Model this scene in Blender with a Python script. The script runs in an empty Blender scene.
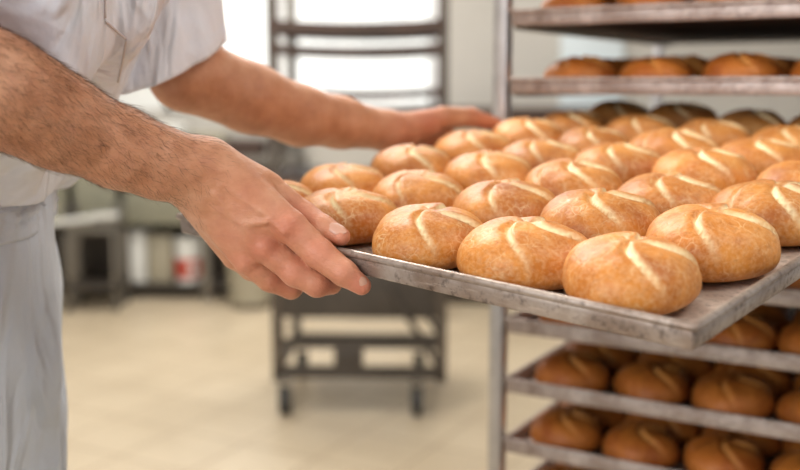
import bpy, bmesh, math, random
import numpy as np
from mathutils import Vector, Matrix
from mathutils.bvhtree import BVHTree
random.seed(7); RNG = np.random.default_rng(7)
C = bpy.context.scene.collection

# ------------------------------------------------------------------ camera, light, exposure
PITCH = math.atan(0.150); CAMH = 1.25
cp, sp = math.cos(PITCH), math.sin(PITCH)
cam_d = bpy.data.cameras.new('camera'); cam = bpy.data.objects.new('camera', cam_d); C.objects.link(cam)
cam.location = (0, 0, CAMH); cam.rotation_euler = (math.pi/2 - PITCH, 0, 0)
cam_d.sensor_width = 36; cam_d.lens = 45; cam_d.clip_start = .02
cam_d.dof.use_dof = True; cam_d.dof.focus_distance = .88; cam_d.dof.aperture_fstop = 2.9
bpy.context.scene.camera = cam
vs = bpy.context.scene.view_settings
vs.view_transform = 'Standard'; vs.look = 'None'; vs.gamma = 1; vs.use_curve_mapping = False
vs.exposure = 0.17
world = bpy.data.worlds.new('world'); bpy.context.scene.world = world; world.use_nodes = True
bg = world.node_tree.nodes['Background']; bg.inputs[0].default_value = (.94, .96, 1.0, 1); bg.inputs[1].default_value = .42

def area(name, loc, target, size, energy, col=(1, 1, 1), sy=None):
    l = bpy.data.lights.new(name, 'AREA'); l.energy = energy; l.color = col
    l.shape = 'RECTANGLE'; l.size = size; l.size_y = sy or size
    o = bpy.data.objects.new(name, l); C.objects.link(o); o.location = loc
    o.rotation_euler = (Vector(target) - Vector(loc)).to_track_quat('-Z', 'Y').to_euler()
    return o
area('ceiling_light_lamp', (-.55, 2.2, 2.86), (-.05, 1.5, 0), 1.3, 72, (1, .97, .92), .9)
area('ceiling_light_lamp', (1.2, .2, 2.86), (.6, .8, 0), 1.3, 14, (1, .95, .88), .9)
area('ceiling_light_lamp', (-.4, 4.6, 2.86), (-.4, 4.6, 0), 2.4, 46, (1, .97, .92), 1.2)
area('left_fill_lamp', (-1.6, -.9, 1.9), (-.2, 1.2, 1.1), 1.6, 44, (.97, .98, 1))  # added fill lamp from the front left, no doorway there; lightens the shirt

# ------------------------------------------------------------------ frames of reference
def CW(x, y, z):                      # metres in camera axes (right, down, forward) -> world
    return Vector((x, z*cp - y*sp, CAMH - y*cp - z*sp))
def PW(px, py, z):                    # point at depth z (cm) on the sight line of a pixel
    return CW((px-400)/1000*z/100, (py-235)/1000*z/100, z/100)
def PC(px, py, z): return np.array([(px-400)/1000*z, (py-235)/1000*z, z])
D1 = np.array([-0.76306856, -0.14122922, 0.63069857]); D2 = np.array([0.64577943, -0.20641419, 0.73509326])
NN = np.array([-0.02636848, -0.96821872, -0.2487111]); FF = np.array([20.49832564, 5.86652417, 69.01793143])
_L = FF + 58*D1; FF = FF - .34*NN; D1 = (_L-FF)/np.linalg.norm(_L-FF)       # the near right corner hangs a little lower
D2 = D2 - D1*(D1@D2); D2 /= np.linalg.norm(D2); NN = np.cross(D2, D1); NN /= np.linalg.norm(NN); NN = NN if NN[1] < 0 else -NN
def T(u, v, w=0.): return FF + u*D1 + v*D2 + w*NN       # held tray axes, cm, camera frame
def dirw(a): return Vector((a[0], a[2]*cp - a[1]*sp, -a[1]*cp - a[2]*sp))

# ------------------------------------------------------------------ node helpers
def new_mat(name, base=(.8, .8, .8), rough=.5, metal=0., spec=.5):
    m = bpy.data.materials.new(name); m.use_nodes = True
    b = m.node_tree.nodes['Principled BSDF']
    b.inputs['Base Color'].default_value = (*base, 1); b.inputs['Roughness'].default_value = rough
    b.inputs['Metallic'].default_value = metal; b.inputs['Specular IOR Level'].default_value = spec
    return m, m.node_tree, b
def N(nt, t, **kw):
    n = nt.nodes.new(t)
    for k, v in kw.items():
        if k in n.inputs: n.inputs[k].default_value = v
        else: setattr(n, k, v)
    return n
def coord(nt, kind='Object', scale=(1, 1, 1), rot=(0, 0, 0)):
    tc = nt.nodes.new('ShaderNodeTexCoord'); mp = nt.nodes.new('ShaderNodeMapping')
    mp.inputs['Scale'].default_value = scale; mp.inputs['Rotation'].default_value = rot
    nt.links.new(tc.outputs[kind], mp.inputs[0]); return mp.outputs[0]
def ramp(nt, src, stops):
    r = nt.nodes.new('ShaderNodeValToRGB'); e = r.color_ramp.elements
    while len(e) < len(stops): e.new(.5)
    for k, (p, c) in enumerate(stops): e[k].position = p; e[k].color = (*c, 1) if len(c) == 3 else c
    nt.links.new(src, r.inputs[0]); return r.outputs[0]
def noise(nt, vec, scale, detail=3, rough=.5, dist=0):
    n = N(nt, 'ShaderNodeTexNoise'); n.inputs['Scale'].default_value = scale; n.inputs['Detail'].default_value = detail
    n.inputs['Roughness'].default_value = rough; n.inputs['Distortion'].default_value = dist
    nt.links.new(vec, n.inputs['Vector']); return n.outputs['Fac']
def mix(nt, fac, a, b, mode='MIX'):
    m = nt.nodes.new('ShaderNodeMix'); m.data_type = 'RGBA'; m.blend_type = mode
    for s, v in ((m.inputs[0], fac), (m.inputs[6], a), (m.inputs[7], b)):
        if isinstance(v, (int, float)): s.default_value = v
        elif isinstance(v, tuple): s.default_value = (*v, 1)
        else: nt.links.new(v, s)
    return m.outputs[2]
def bump(nt, bsdf, h, strength, dist, prev=None):
    b = nt.nodes.new('ShaderNodeBump'); b.inputs['Strength'].default_value = strength; b.inputs['Distance'].default_value = dist
    nt.links.new(h, b.inputs['Height'])
    if prev: nt.links.new(prev, b.inputs['Normal'])
    nt.links.new(b.outputs[0], bsdf.inputs['Normal']); return b.outputs[0]
def attr(nt, name):
    a = nt.nodes.new('ShaderNodeAttribute'); a.attribute_name = name; return a.outputs['Fac']

def simple(name, base, rough=.5, metal=0., var=.12, scale=6., bumpd=0.):
    m, nt, b = new_mat(name, base, rough, metal)
    v = coord(nt); n = noise(nt, v, scale, 5)
    lo = tuple(c*(1-var) for c in base); hi = tuple(min(1, c*(1+var)) for c in base)
    nt.links.new(ramp(nt, n, [(.3, lo), (.7, hi)]), b.inputs['Base Color'])
    if bumpd: bump(nt, b, n, .4, bumpd)
    return m

# bread crust
def mat_bread(name, deep, gold, pale):
    m, nt, b = new_mat(name, gold, .34, 0, .36)
    v = coord(nt); oi = nt.nodes.new('ShaderNodeObjectInfo')
    vm = N(nt, 'ShaderNodeVectorMath'); vm.operation = 'ADD'
    sc = N(nt, 'ShaderNodeVectorMath'); sc.operation = 'SCALE'; sc.inputs['Scale'].default_value = 3.7
    cx = nt.nodes.new('ShaderNodeCombineXYZ'); nt.links.new(oi.outputs['Random'], cx.inputs[0]); nt.links.new(oi.outputs['Random'], cx.inputs[1])
    nt.links.new(cx.outputs[0], sc.inputs[0]); nt.links.new(v, vm.inputs[0]); nt.links.new(sc.outputs[0], vm.inputs[1]); v2 = vm.outputs[0]
    big = noise(nt, v2, 22, 4, .55, .4)
    col = ramp(nt, big, [(.3, deep), (.52, tuple((a*.45+c*.55) for a, c in zip(deep, gold))), (.72, gold)])
    fine = noise(nt, v2, 260, 4, .6)
    col = mix(nt, ramp(nt, fine, [(.42, (0, 0, 0)), (.78, (.26, .26, .26))]), col, pale)
    col = mix(nt, ramp(nt, noise(nt, v2, 170, 5, .7, .5), [(.52, (0, 0, 0)), (.72, (.5, .5, .5))]), col, tuple(c*.8 for c in deep))
    vo = N(nt, 'ShaderNodeTexVoronoi', feature='DISTANCE_TO_EDGE'); vo.inputs['Scale'].default_value = 95
    dv = N(nt, 'ShaderNodeVectorMath'); dv.operation = 'ADD'; nz = N(nt, 'ShaderNodeTexNoise'); nz.inputs['Scale'].default_value = 60
    nt.links.new(v2, nz.inputs['Vector']); s2 = N(nt, 'ShaderNodeVectorMath'); s2.operation = 'SCALE'; s2.inputs['Scale'].default_value = .016
    nt.links.new(nz.outputs['Color'], s2.inputs[0]); nt.links.new(v2, dv.inputs[0]); nt.links.new(s2.outputs[0], dv.inputs[1]); nt.links.new(dv.outputs[0], vo.inputs['Vector'])
    edge = ramp(nt, vo.outputs['Distance'], [(0., (1, 1, 1)), (.07, (0, 0, 0))])
    patch = ramp(nt, noise(nt, v2, 38, 2), [(.47, (0, 0, 0)), (.66, (.30, .30, .30))])
    em = mix(nt, 1., edge, patch, 'MULTIPLY'); col = mix(nt, em, col, tuple(min(1, c*1.15) for c in pale))
    a = attr(nt, 'score')
    rag = N(nt, 'ShaderNodeMath', operation='MULTIPLY'); nt.links.new(a, rag.inputs[0]); nt.links.new(ramp(nt, noise(nt, v2, 120, 3), [(.2, (.6, .6, .6)), (.6, (1, 1, 1))]), rag.inputs[1])
    col = mix(nt, rag.outputs[0], col, tuple(min(1, c*1.12) for c in pale))
    hs = N(nt, 'ShaderNodeHueSaturation'); mr = N(nt, 'ShaderNodeMapRange'); mr.inputs['To Min'].default_value = .9; mr.inputs['To Max'].default_value = 1.12
    nt.links.new(oi.outputs['Random'], mr.inputs[0]); nt.links.new(mr.outputs[0], hs.inputs['Value']); nt.links.new(col, hs.inputs['Color'])
    nt.links.new(hs.outputs[0], b.inputs['Base Color'])
    rr = ramp(nt, fine, [(.3, (.36, .36, .36)), (.7, (.55, .55, .55))]); nt.links.new(rr, b.inputs['Roughness'])
    p = bump(nt, b, fine, .35, .0008); p = bump(nt, b, big, .5, .004, p); inv = ramp(nt, vo.outputs['Distance'], [(0., (0, 0, 0)), (.12, (1, 1, 1))])
    bump(nt, b, inv, .25, .0006, p)
    return m
M_BREAD = mat_bread('golden_crust', (.41, .112, .012), (.74, .305, .060), (.96, .78, .47))
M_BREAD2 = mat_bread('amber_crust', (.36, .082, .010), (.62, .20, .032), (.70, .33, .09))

def mat_tray(name, base, brown, rough=.38, metal=.75):
    m, nt, b = new_mat(name, base, rough, metal)
    v = coord(nt)
    n1 = noise(nt, v, 16, 6, .65, .6); n2 = noise(nt, v, 130, 5, .7); n3 = noise(nt, coord(nt, scale=(1, 1, 9)), 42, 4, .7)
    c = mix(nt, ramp(nt, n1, [(.35, (0, 0, 0)), (.68, (1, 1, 1))]), base, brown)
    c = mix(nt, ramp(nt, n2, [(.52, (0, 0, 0)), (.70, (.75, .75, .75))]), c, tuple(k*.35 for k in brown))
    c = mix(nt, ramp(nt, n3, [(.56, (0, 0, 0)), (.75, (.6, .6, .6))]), c, tuple(min(1, k*1.5) for k in base))
    nt.links.new(c, b.inputs['Base Color'])
    nt.links.new(ramp(nt, n2, [(.3, (rough-.08,)*3), (.7, (rough+.22,)*3)]), b.inputs['Roughness'])
    bump(nt, b, n2, .3, .0006)
    return m
M_TRAY = mat_tray('worn_baking_steel', (.44, .37, .32), (.22, .15, .11), .36, .55)
M_FLOUR_LIT = mat_tray('lit_floured_tray_floor', (.66, .57, .50), (.42, .32, .26), .45, .25)  # pale flour tone, with the light on the tray floor put into the colour
M_TRAYR = mat_tray('worn_baking_steel_dull', (.56, .48, .44), (.28, .20, .16), .40, .35)
M_UNDER = simple('shaded_baked_underside', (.028, .018, .013), .6, .3, .3, 14)  # dark baked-on steel, with the shade under the tray painted in
M_POST = simple('brushed_rack_steel', (.55, .53, .52), .36, .85, .1, 30)
M_STEEL = simple('grey_steel', (.23, .21, .18), .42, .6, .15, 12)
M_DARKSTEEL = simple('dark_steel', (.075, .062, .05), .5, .4, .2, 12)
M_RUBBER = simple('black_rubber', (.02, .02, .02), .6)
M_BROWN = simple('brown_baked_tray', (.07, .04, .028), .55, .2, .2, 10)

# skin
def mat_skin():
    m, nt, b = new_mat('skin', (.62, .33, .22), .44, 0, .45)
    v = coord(nt)
    n1 = noise(nt, v, 28, 4, .6); n2 = noise(nt, v, 420, 3, .6); n3 = noise(nt, v, 90, 4)
    c = ramp(nt, n1, [(.3, (.44, .18, .085)), (.5, (.56, .255, .135)), (.72, (.65, .335, .20))])
    red = attr(nt, 'flush'); c = mix(nt, red, c, (.62, .19, .12))
    c = mix(nt, ramp(nt, n3, [(.5, (0, 0, 0)), (.8, (.35, .35, .35))]), c, (.46, .18, .12))
    nt.links.new(c, b.inputs['Base Color'])
    b.inputs['Subsurface Weight'].default_value = .07; b.inputs['Subsurface Radius'].default_value = (.012, .004, .002); b.inputs['Subsurface Scale'].default_value = .5
    vo = N(nt, 'ShaderNodeTexVoronoi'); vo.inputs['Scale'].default_value = 520; nt.links.new(v, vo.inputs['Vector'])
    p = bump(nt, b, vo.outputs['Distance'], .35, .0005); p = bump(nt, b, n2, .2, .0004, p); p = bump(nt, b, n3, .5, .0022, p)
    wr = noise(nt, coord(nt, scale=(1.0, 1.0, 3.2), rot=(0, .6, 0)), 75, 5, .7, 1.2); bump(nt, b, wr, .45, .0022, p)
    return m
M_SKIN = mat_skin()
M_NAIL = simple('fingernail', (.60, .33, .235), .28, 0, .05, 30)
M_HAIR = simple('dark_arm_hair', (.11, .055, .025), .5)
def mat_cloth(name, base, dark, wscale=900, b_=.0005):
    m, nt, b = new_mat(name, base, .85, 0, .2)
    v = coord(nt)
    w = N(nt, 'ShaderNodeTexWave'); w.inputs['Scale'].default_value = wscale; w.bands_direction = 'Z'; nt.links.new(v, w.inputs[0])
    w2 = N(nt, 'ShaderNodeTexWave'); w2.inputs['Scale'].default_value = wscale; w2.bands_direction = 'Y'; nt.links.new(v, w2.inputs[0])
    c = mix(nt, noise(nt, v, 3, 2), dark, base); nt.links.new(c, b.inputs['Base Color'])
    b.inputs['Sheen Weight'].default_value = .2
    p = bump(nt, b, w.outputs['Fac'], .2, b_); p = bump(nt, b, w2.outputs['Fac'], .2, b_, p)
    p = bump(nt, b, noise(nt, v, 26, 4), .5, .008, p); bump(nt, b, noise(nt, coord(nt, scale=(1, 1, .35), rot=(0, .35, 0)), 11, 3, .5, .6), 1., .06, p)
    return m
M_SHIRT = mat_cloth('white_shirt_cotton', (.90, .925, .99), (.85, .87, .95))
M_APRON = mat_cloth('white_apron_cotton', (.72, .76, .83), (.62, .66, .73), 500, .001)
M_SEAM = simple('shirt_stitching', (.62, .56, .56), .9)
M_TROUSER = simple('white_trousers', (.6, .6, .62), .9)
M_SHOE = simple('black_shoe_leather', (.03, .03, .03), .4)

# ------------------------------------------------------------------ object helpers
def tagit(o, label=None, cat=None, group=None, kind=None):
    if label: o['label'] = label
    if cat: o['category'] = cat
    if group: o['group'] = group
    if kind: o['kind'] = kind
    return o
def empty(name, label, cat, loc=(0, 0, 0), rot=None, group=None):
    o = bpy.data.objects.new(name, None); C.objects.link(o); o.location = loc; o.empty_display_size = .05
    if rot is not None: o.rotation_euler = rot
    return tagit(o, label, cat, group)
def obj(name, me, mat, parent=None, smooth=None, loc=None):
    if isinstance(me, bmesh.types.BMesh):
        bm = me; me = bpy.data.meshes.new(name); bm.normal_update(); bm.to_mesh(me); bm.free()
    mi = [p.material_index for p in me.polygons]; me.materials.clear()
    for x in (mat if isinstance(mat, (list, tuple)) else [mat]): me.materials.append(x)
    me.polygons.foreach_set('material_index', mi)
    o = bpy.data.objects.new(name, me); C.objects.link(o)
    if parent: o.parent = parent
    if loc is not None: o.location = loc
    if smooth is not None: shade(me, smooth)
    return o
def shade(me, ang=40):
    me.polygons.foreach_set('use_smooth', [True]*len(me.polygons)); me.update()
    if ang < 180:
        bm = bmesh.new(); bm.from_mesh(me)
        for e in bm.edges:
            if len(e.link_faces) == 2 and e.calc_face_angle(0) > math.radians(ang): e.smooth = False
        bm.to_mesh(me); bm.free()
def box(bm, x0, x1, y0, y1, z0, z1, bev=0.):
    vs_ = [bm.verts.new((x, y, z)) for z in (z0, z1) for y in (y0, y1) for x in (x0, x1)]
    fs = [(0, 2, 3, 1), (4, 5, 7, 6), (0, 1, 5, 4), (2, 6, 7, 3), (0, 4, 6, 2), (1, 3, 7, 5)]
    f = [bm.faces.new([vs_[i] for i in q]) for q in fs]
    if bev > 0:
        es = list({e for q in f for e in q.edges})
        bmesh.ops.bevel(bm, geom=es, offset=bev, segments=3, profile=.5, affect='EDGES')
def boxo(name, dims, mat, parent=None, bev=.002):
    bm = bmesh.new(); box(bm, *dims, bev=bev); return obj(name, bm, mat, parent, 40)
def tube(bm, pts, rad, seg=10, cap=True):
    pts = [Vector(p) for p in pts]; rads = rad if isinstance(rad, (list, tuple)) else [rad]*len(pts)
    rings = []; up = None
    for i, p in enumerate(pts):
        t = (pts[min(i+1, len(pts)-1)] - pts[max(i-1, 0)]).normalized()
        if up is None: up = t.orthogonal().normalized()
        up = (up - t*up.dot(t)).normalized(); s = t.cross(up)
        rings.append([bm.verts.new(p + (up*math.cos(a) + s*math.sin(a))*rads[i]) for a in [2*math.pi*k/seg for k in range(seg)]])
    for a, b in zip(rings, rings[1:]):
        for k in range(seg): bm.faces.new((a[k], a[(k+1) % seg], b[(k+1) % seg], b[k]))
    if cap: bm.faces.new(rings[0][::-1]); bm.faces.new(rings[-1])
def cyl(bm, c, r, h, axis='Z', seg=24, bev=.001):
    c = Vector(c); d = {'X': Vector((1, 0, 0)), 'Y': Vector((0, 1, 0)), 'Z': Vector((0, 0, 1))}[axis]
    tube(bm, [c-d*h/2, c-d*(h/2-bev), c+d*(h/2-bev), c+d*h/2], [r-bev, r, r, r-bev], seg)

# ------------------------------------------------------------------ room
def struct(name, dims, mat):
    bm = bmesh.new(); box(bm, *dims); return tagit(obj(name, bm, mat), kind='structure')
def mat_floor():
    m, nt, b = new_mat('beige_floor_tiles', (.6, .5, .36), .36, 0, .4)
    v = coord(nt, rot=(0, 0, .5)); br = N(nt, 'ShaderNodeTexBrick'); br.offset = 0; br.inputs['Scale'].default_value = 1
    br.inputs['Brick Width'].default_value = .30; br.inputs['Row Height'].default_value = .30; br.inputs['Mortar Size'].default_value = .006; br.inputs['Mortar Smooth'].default_value = .3
    br.inputs['Color1'].default_value = (.62, .515, .37, 1); br.inputs['Color2'].default_value = (.56, .46, .325, 1); br.inputs['Mortar'].default_value = (.36, .27, .175, 1)
    nt.links.new(v, br.inputs['Vector'])
    n = noise(nt, v, 2.2, 5, .6, .5)
    c = mix(nt, ramp(nt, n, [(.4, (0, 0, 0)), (.7, (.5, .5, .5))]), br.outputs['Color'], (.42, .33, .22))
    nt.links.new(c, b.inputs['Base Color']); return m
M_FLOOR = mat_floor()
M_WALL = simple('pale_grey_wall_paint', (.55, .52, .47), .8, 0, .05, 2)
M_WALLW = simple('white_wall_tiles', (.85, .86, .84), .35, 0, .03, 2)
M_CEIL = simple('white_ceiling_paint', (.85, .84, .82), .9, 0, .03, 2)
struct('floor', (-4, 4, -2.5, 6.4, -.1, 0), M_FLOOR)
WX0, WX1, WZ0, WZ1 = -1.45, .22, 1.10, 2.6
struct('wall_back', (-4, 4, 6.22, 6.4, 0, WZ0), M_WALL)
struct('wall_back_upper', (-4, 4, 6.22, 6.4, WZ1, 2.9), M_WALL)
struct('wall_back_left', (-4, WX0, 6.22, 6.4, WZ0, WZ1), M_WALLW)
struct('wall_back_right', (WX1, 4, 6.22, 6.4, WZ0, WZ1), M_WALL)
struct('wall_left', (-4.1, -4, -2.5, 6.4, 0, 2.9), M_WALLW)
struct('ceiling', (-4.1, 4, -2.5, 6.4, 2.9, 3.0), M_CEIL)
tagit(boxo('door_1', (.98, 1.36, 6.17, 6.21, 0, 2.1), simple('pale_blue_door_paint', (.72, .80, .83), .5, 0, .03, 2)), kind='structure')
mw, nt, b = new_mat('frosted_daylight_glass', (.9, .93, .92), .3)
b.inputs['Emission Strength'].default_value = .60
nt.links.new(ramp(nt, noise(nt, coord(nt, scale=(5, 5, 1.2)), 1.6, 2), [(.3, (.72, .73, .78)), (.5, (.93, .96, .95)), (.7, (1, 1, 1))]), b.inputs['Emission Color'])
wf = bmesh.new()
for x in (WX0, -.75, WX1-.05): box(wf, x, x+.05, 6.2, 6.3, WZ0, WZ1)
box(wf, WX0, WX1, 6.2, 6.3, WZ0, WZ0+.05); box(wf, WX0, WX1, 6.2, 6.3, WZ1-.05, WZ1)
win = tagit(obj('window_1', wf, simple('white_window_frame', (.8, .8, .8), .5)), kind='structure')
boxo('window_pane', (WX0+.02, WX1-.02, 6.24, 6.25, WZ0+.02, WZ1-.02), mw, win, 0)
# ceiling lights (housings around the area lamps)
M_LAMP, nt, b = new_mat('lamp_diffuser', (.9, .9, .9), .5); b.inputs['Emission Color'].default_value = (1, .97, .92, 1); b.inputs['Emission Strength'].default_value = 3

def clight(x, y, sx, sy, label):
    t = empty('ceiling_light', label, 'light', (x, y, 2.9))
    bm = bmesh.new()
    for a in ((-sx/2-.03, -sx/2, -sy/2, sy/2), (sx/2, sx/2+.03, -sy/2, sy/2), (-sx/2-.03, sx/2+.03, -sy/2-.03, -sy/2), (-sx/2-.03, sx/2+.03, sy/2, sy/2+.03)): box(bm, a[0], a[1], a[2], a[3], -.06, 0)
    obj('frame', bm, M_CEIL, t); boxo('diffuser', (-sx/2, sx/2, -sy/2, sy/2, -.025, -.01), M_LAMP, t, 0)
clight(-.55, 2.2, 1.3, .9, 'white ceiling light panel above the baker and the tray')
clight(1.2, .2, 1.3, .9, 'white ceiling light panel in front of the rack')
clight(-.4, 4.6, 2.4, 1.2, 'long white ceiling light panel near the back window')

# ------------------------------------------------------------------ bread rolls
def bun_mesh(seed, res=(84, 40)):
    r = random.Random(seed); nth, nph = res
    n = r.choice((4, 4, 5)); t0 = r.uniform(-.25, .25) - 1.75; bend = r.uniform(.75, 1.05)
    offs = [r.uniform(-.16, .16) for _ in range(n)]; cxy = (r.uniform(-.1, .1), r.uniform(-.06, .14))
    lob = [r.uniform(.9, 1.1) for _ in range(n)]
    ph1, ph2, ph3 = (r.uniform(0, 6.28) for _ in range(3))
    ph = np.linspace(0, math.pi, nph)[1:-1]; th = np.arange(nth)*2*math.pi/nth
    PH, TH = np.meshgrid(ph, th, indexing='ij')
    PH = np.concatenate([np.full((1, nth), 1e-3), PH]); TH = np.concatenate([th[None], TH])
    zc = .36
    s = np.sin(PH)
    R = np.where(PH < math.pi/2, s**.80, s**.62)
    Z = np.where(PH < math.pi/2, zc + (1-zc)*np.abs(np.cos(PH))**.92, zc*(1 - np.abs(np.cos(PH))**.85))
    wob = 1 + .04*np.sin(2*TH+ph1) + .03*np.sin(3*TH+ph2) + .012*np.sin(5*TH+ph3)
    X = R*np.cos(TH)*wob; Y = R*np.sin(TH)*wob
    dx, dy = X-cxy[0], Y-cxy[1]; rho = np.hypot(dx, dy); az = np.arctan2(dy, dx)
    topw = np.clip((Z-.30)/.30, 0, 1); topw = topw*topw*(3-2*topw)
    groove = np.zeros_like(X); score = np.zeros_like(X); step = np.zeros_like(X); bul = np.zeros_like(X)
    for k in range(n):
        a = t0 + offs[k] + 2*math.pi*k/n + bend*(rho-.2)*1.1
        d = (az-a+math.pi) % (2*math.pi) - math.pi
        dist = rho*np.sin(np.clip(d, -1.5, 1.5)); on = np.where(np.abs(d) < 1.5, 1, 0)
        reach = np.clip((rho-.06)/.14, 0, 1)*np.clip((1.12-rho)/.25, 0, 1)
        groove = np.maximum(groove, on*reach*np.exp(-(dist/.052)**2))
        score = np.maximum(score, on*reach*np.exp(-((dist-.022)/.038)**2)*(1.0 if k != 1 else .75)*np.exp(-((rho-.45)/.55)**2)*1.3)
        step += on*reach*np.exp(-np.clip(dist, 0, 9)/.30)*np.where(dist > 0, 1, 0)*np.clip(dist/.05, 0, 1)
    disp = topw*(-.085*groove + .075*step)
    # fine irregularity
    wz = .012*np.sin(7*X+ph1)*np.cos(6*Y+ph2) + .008*np.sin(13*X-9*Y+ph3)
    f = 1 + disp*.75
    X2, Y2 = X*(1+.35*disp), Y*(1+.35*disp)
    Z2 = Z*(1 + disp) + topw*wz
    Z2 = np.maximum(Z2, 0)
    score = np.minimum(1, score*topw)
    verts = [(0, 0, float(Z2[0].mean()))] + list(zip(X2[1:].ravel().tolist(), Y2[1:].ravel().tolist(), Z2[1:].ravel().tolist())) + [(0, 0, 0)]
    sc = [float(score[0].mean())] + score[1:].ravel().tolist() + [0.]
    nr = X2.shape[0]-1; faces = []
    for j in range(nth): faces.append((0, 1+j, 1+(j+1) % nth))
    for i in range(nr-1):
        a = 1+i*nth; bb = a+nth
        for j in range(nth):
            j2 = (j+1) % nth; faces.append((a+j, bb+j, bb+j2, a+j2))
    last = 1+(nr-1)*nth; e = len(verts)-1
    for j in range(nth): faces.append((last+j, e, last+(j+1) % nth))
    me = bpy.data.meshes.new('bread_roll'); me.from_pydata(verts, [], faces); me.update()
    at = me.attributes.new('score', 'FLOAT', 'POINT'); at.data.foreach_set('value', np.array(sc, dtype=np.float32))
    me.polygons.foreach_set('use_smooth', [True]*len(me.polygons))
    return me
def scaled(me, sx, sy, sz, mat):      # meshes are built unit sized; give them their size in metres
    me = me.copy(); me.transform(Matrix.Diagonal((sx, sy, sz, 1))); me.materials.append(mat); return me
RAW = [bun_mesh(s) for s in (11, 23, 37, 41, 58, 63)]
HELD = [scaled(m, .0572, .0565, .0525, M_BREAD) for m in RAW]
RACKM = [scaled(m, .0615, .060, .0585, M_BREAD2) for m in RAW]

# ------------------------------------------------------------------ trays
def tray_mesh(W, L, H, flare=.0006, bead=.0036):
    # closed profile lofted round a rounded rectangle, origin at the middle of the underside
    def ring(off, z, cr):
        hw, hl = W/2-off, L/2-off; cr = max(cr-off*.6, .002); pts = []
        for (cx, cy, a0) in ((hw-cr, hl-cr, 0), (-hw+cr, hl-cr, 90), (-hw+cr, -hl+cr, 180), (hw-cr, -hl+cr, 270)):
            for k in range(6):
                a = math.radians(a0+90*k/5); pts.append((cx+cr*math.cos(a), cy+cr*math.sin(a), z))
        return pts
    t = .0014; fl = flare+bead
    prof = [(fl+.0025, 0), (fl+.0006, .0008), (fl, .0025), (bead*1.0, H-2.7*bead), (bead*1.1, H-2.25*bead)]
    for k in range(9):                                   # rolled rim
        a = math.radians(-100+k*32); prof.append((bead - bead*math.cos(a), H-bead + bead*math.sin(a)))
    prof += [(bead*2+t*.6, H-2.2*bead), (fl+t+.0005, .005), (fl+t+.003, .0022), (fl+.010, .0018)]
    bm = bmesh.new(); rings = [[bm.verts.new(p) for p in ring(o, z, .0045)] for o, z in prof]
    n = len(rings[0])
    for a, c in zip(rings, rings[1:]):
        for k in range(n): bm.faces.new((a[k], a[(k+1) % n], c[(k+1) % n], c[k]))
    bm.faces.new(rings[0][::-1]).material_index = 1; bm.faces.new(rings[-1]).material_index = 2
    bmesh.ops.recalc_face_normals(bm, faces=bm.faces)
    me = bpy.data.meshes.new('baking_tray'); bm.to_mesh(me); bm.free(); shade(me, 50); return me

HH = .0225
xw, yw, zw = dirw(-D1), dirw(D2), dirw(NN)
RT = Matrix((xw, yw, zw)).transposed().to_4x4()
q = T(29, 46, -HH*100); org = CW(*(q/100))
held = obj('baking_tray', tray_mesh(.582, .922, HH), (M_TRAY, M_UNDER, M_FLOUR_LIT)); held.matrix_world = Matrix.Translation(org) @ RT
tagit(held, 'worn steel baking tray held in both hands, full of golden rolls', 'tray')
# rolls on the held tray: (u, v) in cm along the tray, width factor
rows = {0: [(9.1, 7.6, 1.03), (19.0, 7.7, 1.02), (29.5, 7.8, 1.0), (41.7, 9.2, .98), (52.0, 8.6, .93)],
        1: [(7.6, 19.7, 1.05), (19.1, 20.6, 1.03), (29.8, 20.8, .99), (41.4, 20.6, .97), (52.0, 19.8, .92)],
        2: [(7.4, 33.8, 1.05), (18.0, 33.0, 1.02), (29.8, 33.6, 1.02), (41.2, 33.9, 1.0), (52.6, 33.0, .97)],
        3: [(8.4, 46.6, 1.0), (20.4, 46.8, 1.05), (31.2, 46.6, 1.0), (41.6, 45.6, .98), (52.8, 46.4, .96)],
        4: [(7.6, 59.8, 1.0), (18.6, 59.2, 1.0), (30.0, 59.4, 1.03), (41.2, 58.2, .96), (52.4, 58.8, .98)],
        5: [(8.2, 71.8, 1.0), (19.4, 72.2, 1.0), (30.2, 72.2, 1.0), (41.0, 72.0, 1.0), (52.2, 71.2, .97)],
        6: [(8.0, 84.8, 1.0), (19.0, 84.9, 1.0), (29.6, 84.8, 1.0), (40.8, 84.6, 1.0), (51.8, 84.9, 1.0)]}
ORD = ['frontmost', 'second', 'third', 'fourth', 'fifth', 'sixth', 'seventh']
COL = ['at right end', 'second from right', 'in the middle', 'second from left', 'at left end']
for r, lst in rows.items():
    for c, (u, v, s) in enumerate(lst):
        if (r, c) == (6, 0): continue
        me = HELD[(r*5+c*3+r*c) % 6]
        o = bpy.data.objects.new('bread_roll', me); C.objects.link(o)
        rz = random.uniform(-.35, .35)
        # row by row the rolls sit on the tray floor, turned a little each
        loc = CW(*(T(u-.35, v-.9, -HH*100+.21)/100)); w = s*.982*random.uniform(.98, 1.02)
        o.matrix_world = Matrix.Translation(loc) @ RT @ Matrix.Rotation(rz, 4, 'Z') @ Matrix.Diagonal((w, w*.985, w*random.uniform(.97, 1.03), 1))
        tagit(o, 'golden bread roll, %s row from front of held tray, %s' % (ORD[r], COL[c]) if r else
              'golden bread roll in front row of held tray, %s' % COL[c], 'bread roll', 'rolls on the held tray')

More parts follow.
